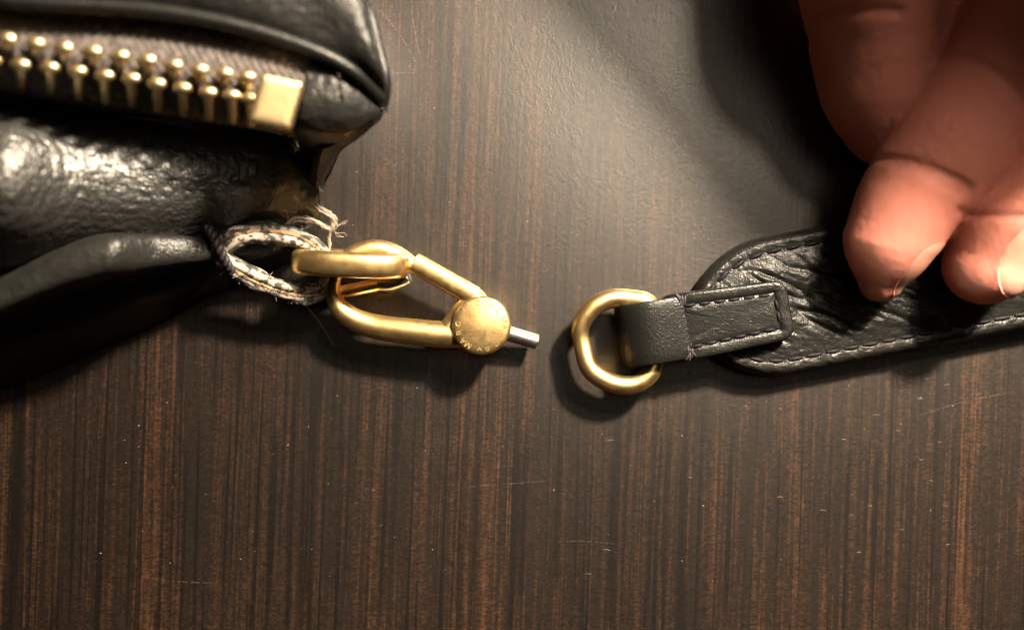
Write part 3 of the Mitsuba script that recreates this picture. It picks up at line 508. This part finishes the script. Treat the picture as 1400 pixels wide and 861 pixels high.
PINK = [(103, 10, 8, 5.0), (108, 18, 14, 6.0), (114, 34, 26, 6.6), (120, 54, 42, 8), (114, 74, 48, 9), (86, 102, 55, 12)]
ARM = [(60, 108, 54, 14), (48, 126, 58, 19), (30, 172, 66, 23), (8, 236, 84, 28)]  # forearm and palm are out of view, placed to shade table and upper fingers
THUMB, FORE, MID, RING, PINK = rounded(THUMB, 15), rounded(FORE, 22), rounded(MID, 18), rounded(RING, 9), rounded(PINK, 9)
def hand(p):
    d = None
    digits = [chain(p, c, 3.0) for c in (THUMB, FORE, MID, RING, PINK)]
    palm = seg(p, (52, 98, 50), (100, 84, 50), 13, 11)
    palm = smin(palm, chain(p, ARM, 8), 10)
    for q in digits: d = q if d is None else smin(d, q, 1.1)
    return smin(d, palm, 7)
def surface_nets(f, lo, hi, h):
    ax = [np.arange(a, b + h, h) for a, b in zip(lo, hi)]
    Fv = np.stack([f(np.stack(np.meshgrid(ax[0][i:i + 1], ax[1], ax[2], indexing='ij'), -1))[0] for i in range(len(ax[0]))])
    n = Fv.shape; s = Fv < 0; cs = tuple(k - 1 for k in n)
    corner = lambda a, i, j, k: a[i:i + cs[0], j:j + cs[1], k:k + cs[2]]
    cnt = sum(corner(s, *c).astype(int) for c in np.ndindex(2, 2, 2)); act = (cnt > 0) & (cnt < 8)
    acc, num = np.zeros(cs + (3,)), np.zeros(cs)
    for c in np.ndindex(2, 2, 2):
        for axn in range(3):
            if c[axn]: continue
            e = list(c); e[axn] = 1
            a, b = corner(Fv, *c), corner(Fv, *e); x = (a < 0) != (b < 0)
            t = np.where(x, a / np.where(x, a - b, 1), 0)
            pos = np.array(c, float) + np.eye(3)[axn] * t[..., None]
            acc += pos * x[..., None]; num += x
    idx = -np.ones(cs, int); idx[act] = np.arange(act.sum())
    cell = np.argwhere(act); V = (cell + acc[act] / num[act][:, None]) * h + np.asarray(lo)
    F = []
    for axn in range(3):
        o1, o2 = [(1, 2), (2, 0), (0, 1)][axn]
        sl0 = [slice(None)] * 3; sl1 = [slice(None)] * 3; sl0[axn] = slice(0, n[axn] - 1); sl1[axn] = slice(1, n[axn])
        x = np.argwhere(s[tuple(sl0)] != s[tuple(sl1)])
        x = x[(x[:, o1] > 0) & (x[:, o2] > 0) & (x[:, o1] < cs[o1]) & (x[:, o2] < cs[o2])]
        inside = s[tuple(x.T)]
        e1, e2 = np.eye(3, dtype=int)[o1], np.eye(3, dtype=int)[o2]
        q = np.stack([idx[tuple((x - d).T)] for d in (0 * e1, e1, e1 + e2, e2)], 1)
        q[~inside] = q[~inside][:, ::-1]
        F.append(q)
    F = np.vstack(F); F = F[(F >= 0).all(1)]
    m = trimesh.Trimesh(V, np.vstack([F[:, [0, 1, 2]], F[:, [0, 2, 3]]]), process=False)
    if m.volume < 0: m.faces = m.faces[:, ::-1]
    return m
def grad(f, p, e=.05):
    return np.stack([(f(p + d) - f(p - d)) / (2 * e) for d in np.eye(3) * e], -1)
def project(f, v, it=2):
    for _ in range(it):
        g = grad(f, v); v = v - g * (f(v) / np.maximum((g * g).sum(-1), .25))[:, None]
    return v
hm = surface_nets(hand, (-26, -8, -1), (136, 245, 118), 1.5)
hv = project(hand, np.array(hm.vertices))
near = hv[:, 1] < 62
sub = near[hm.faces].all(1)
v2, f2 = trimesh.remesh.subdivide(hv, hm.faces, np.nonzero(sub)[0])
v2 = np.array(v2); v2 = project(hand, v2, 2)
v2, f2 = trimesh.remesh.subdivide(v2, f2, np.nonzero((v2[:, 1] < 46)[f2].all(1))[0])
hm = trimesh.Trimesh(v2, f2, process=True)
hv = np.array(hm.vertices); hn = np.array(hm.vertex_normals)
CREASES = [((48.4, 20.45, 18), (57.45, 15.68, 20), .50, .60), ((49.33, 18.96, 18), (56.18, 15.14, 20), .20, .40), ((39.33, 37.85, 15), (47.27, 36.77, 20), .40, .6),
           ((56.73, 13.28, 16), (66.76, 12.1, 18), .34, .5), ((54.55, 31.81, 24), (61.53, 25.17, 26), .22, .6)]
for a, b, dep, wid in CREASES:
    a, b = np.array(a), np.array(b); dxy = (b - a)[:2]
    t = np.clip(((hv[:, :2] - a[:2]) @ dxy) / (dxy @ dxy), 0, 1); q = a + t[:, None] * (b - a)
    d2 = np.linalg.norm(hv[:, :2] - q[:, :2] + .25 * nz(hv, 2.0, 3)[:, None], axis=1); off = np.exp(-((hv[:, 2] - q[:, 2]) / 9) ** 2)
    hv = hv - hn * (dep * np.exp(-(d2 / wid) ** 2) * off)[:, None]
hv = hv + hn * (.07 * nz(hv, 7.0, 2, 1) + .045 * (ridge(hv, .9, 14) - .5) * (hv[:, 1] < 46)  )[:, None]
hm = trimesh.Trimesh(hv, hm.faces, process=False)
P = 'person'
note(P, 'hand with bare fingers pinching the black leather strap end at the right', 'person')
# living skin lets part of the light into the flesh, where it scatters and comes out redder
scene['flesh'] = {'type': 'homogeneous', 'albedo': rgb(.994, .81, .72), 'sigma_t': 620.0, 'phase': {'type': 'hg', 'g': .1}}
scene['living_skin'] = {'type': 'mask', 'opacity': .5, 'nested': scene.pop('skin')}
add('hand', hm, 'living_skin', True, P, interior={'type': 'ref', 'id': 'flesh'})
def nail(digit, c, n, d, hw, hl, tip):
    """A nail plate on the finger: c a point on the bone, n the way the nail faces, d towards the finger's tip."""
    d = np.array(d, float); d /= np.linalg.norm(d); n = np.array(n, float); n -= d * (n @ d); n /= np.linalg.norm(n); s = np.cross(d, n)
    th, ra = np.linspace(0, 2 * np.pi, 48, endpoint=False), np.r_[np.linspace(0.001, .8, 7), .9, .96, 1.0]
    R_, A_ = np.meshgrid(ra, th, indexing='ij'); k = (abs(np.cos(A_)) ** 2.8 + abs(np.sin(A_)) ** 2.8) ** (-1 / 2.8)
    x, y = R_ * k * np.cos(A_) * hw, R_ * k * np.sin(A_) * hl
    o = np.array(c) + y[..., None] * d
    phi = x / hw * 1.05
    ray = np.cos(phi)[..., None] * n + np.sin(phi)[..., None] * s
    t = np.full(x.shape, 14.0)
    for _ in range(40): t -= np.clip(chain(o + ray * t[..., None], digit, 3.0), -1, 2) * .8
    t = t + .17 * (1 - np.clip((R_ - .75) / .25, 0, 1) ** 2) - .02 + np.clip(y / hl, 0, 1) ** 2 * tip
    top = o + ray * t[..., None]; bot = top - ray * .45
    m, k2 = x.shape; f = grid_faces(m, k2, False, True); V = np.vstack([top.reshape(-1, 3), bot.reshape(-1, 3)]); N = m * k2
    j = np.arange(k2) + (m - 1) * k2; jn = np.roll(j, -1)
    F = np.vstack([f, f[:, ::-1] + N, np.c_[j, jn, jn + N], np.c_[j, jn + N, j + N]])
    me = trimesh.Trimesh(V, F, process=False)
    if me.volume < 0: me.faces = me.faces[:, ::-1]
    return me
fa, fb = np.array((51.83, 11.42, 11.2)), np.array((50.57, 4.47, 9.4))
add('fingernail', nail(FORE, fa * .40 + fb * .60, (.78, -.52, .26), fb - fa, 3.1, 4.6, .2), 'nail', True, P)
ma, mb = np.array((65.6, 11.15, 11.0)), np.array((64.41, 6.42, 10.5))
add('fingernail', nail(MID, ma * .35 + mb * .65, (.66, -.30, .70), mb - ma, 4.5, 5.2, .3), 'nail', True, P)

# ---------------------------------------------------------------- dust on the table
ds = []
for k in range(520):
    x, y = rng.uniform(-62, 66), rng.uniform(-40, 40); r = .016 + .05 * rng.random() ** 4
    b = trimesh.creation.icosphere(0, r); b.vertices = b.vertices * [1 + rng.random() * 1.6, 1, .7] @ basis((math.cos(k), math.sin(k), 0)) + [x, y, r * .5]; ds.append(b)
for k in range(26):                                             # short thin pale dashes, lower right
    x, y, L = 66 - 60 * rng.random() ** 1.5, rng.uniform(-40, -8), rng.uniform(.3, 1.0)
    q = np.array([[0, 0, .015], [L * .5, rng.normal() * .03, .02], [L, rng.normal() * .06, .015]]) + [x, y, 0]
    ds.append(sweep(q, circle(4, .016)))
for k in range(3):
    x, y, a = rng.uniform(-60, 62), rng.uniform(-39, 38), rng.uniform(0, 6.3); L = rng.uniform(.4, 1.2)
    q = np.array([[0, 0, .05], [L * .5, rng.normal() * .25, .07], [L, rng.normal() * .3, .05]]) @ basis((math.cos(a), math.sin(a), 0)) + [x, y, 0]
    ds.append(sweep(smooth_path(q, 10), circle(5, .028)))
ds.append(sweep(smooth_path([(-30.69, 1.36, 0.3), (-29.41, -0.16, 0.2), (-27.9, -2.34, 0.1), (-26.6, -4.52, 0.1)], 20), circle(6, .06)))
add('dust', trimesh.util.concatenate(ds), 'speck', False, kind='stuff', label='pale dust specks and lint scattered over the dark table', cat='dust')
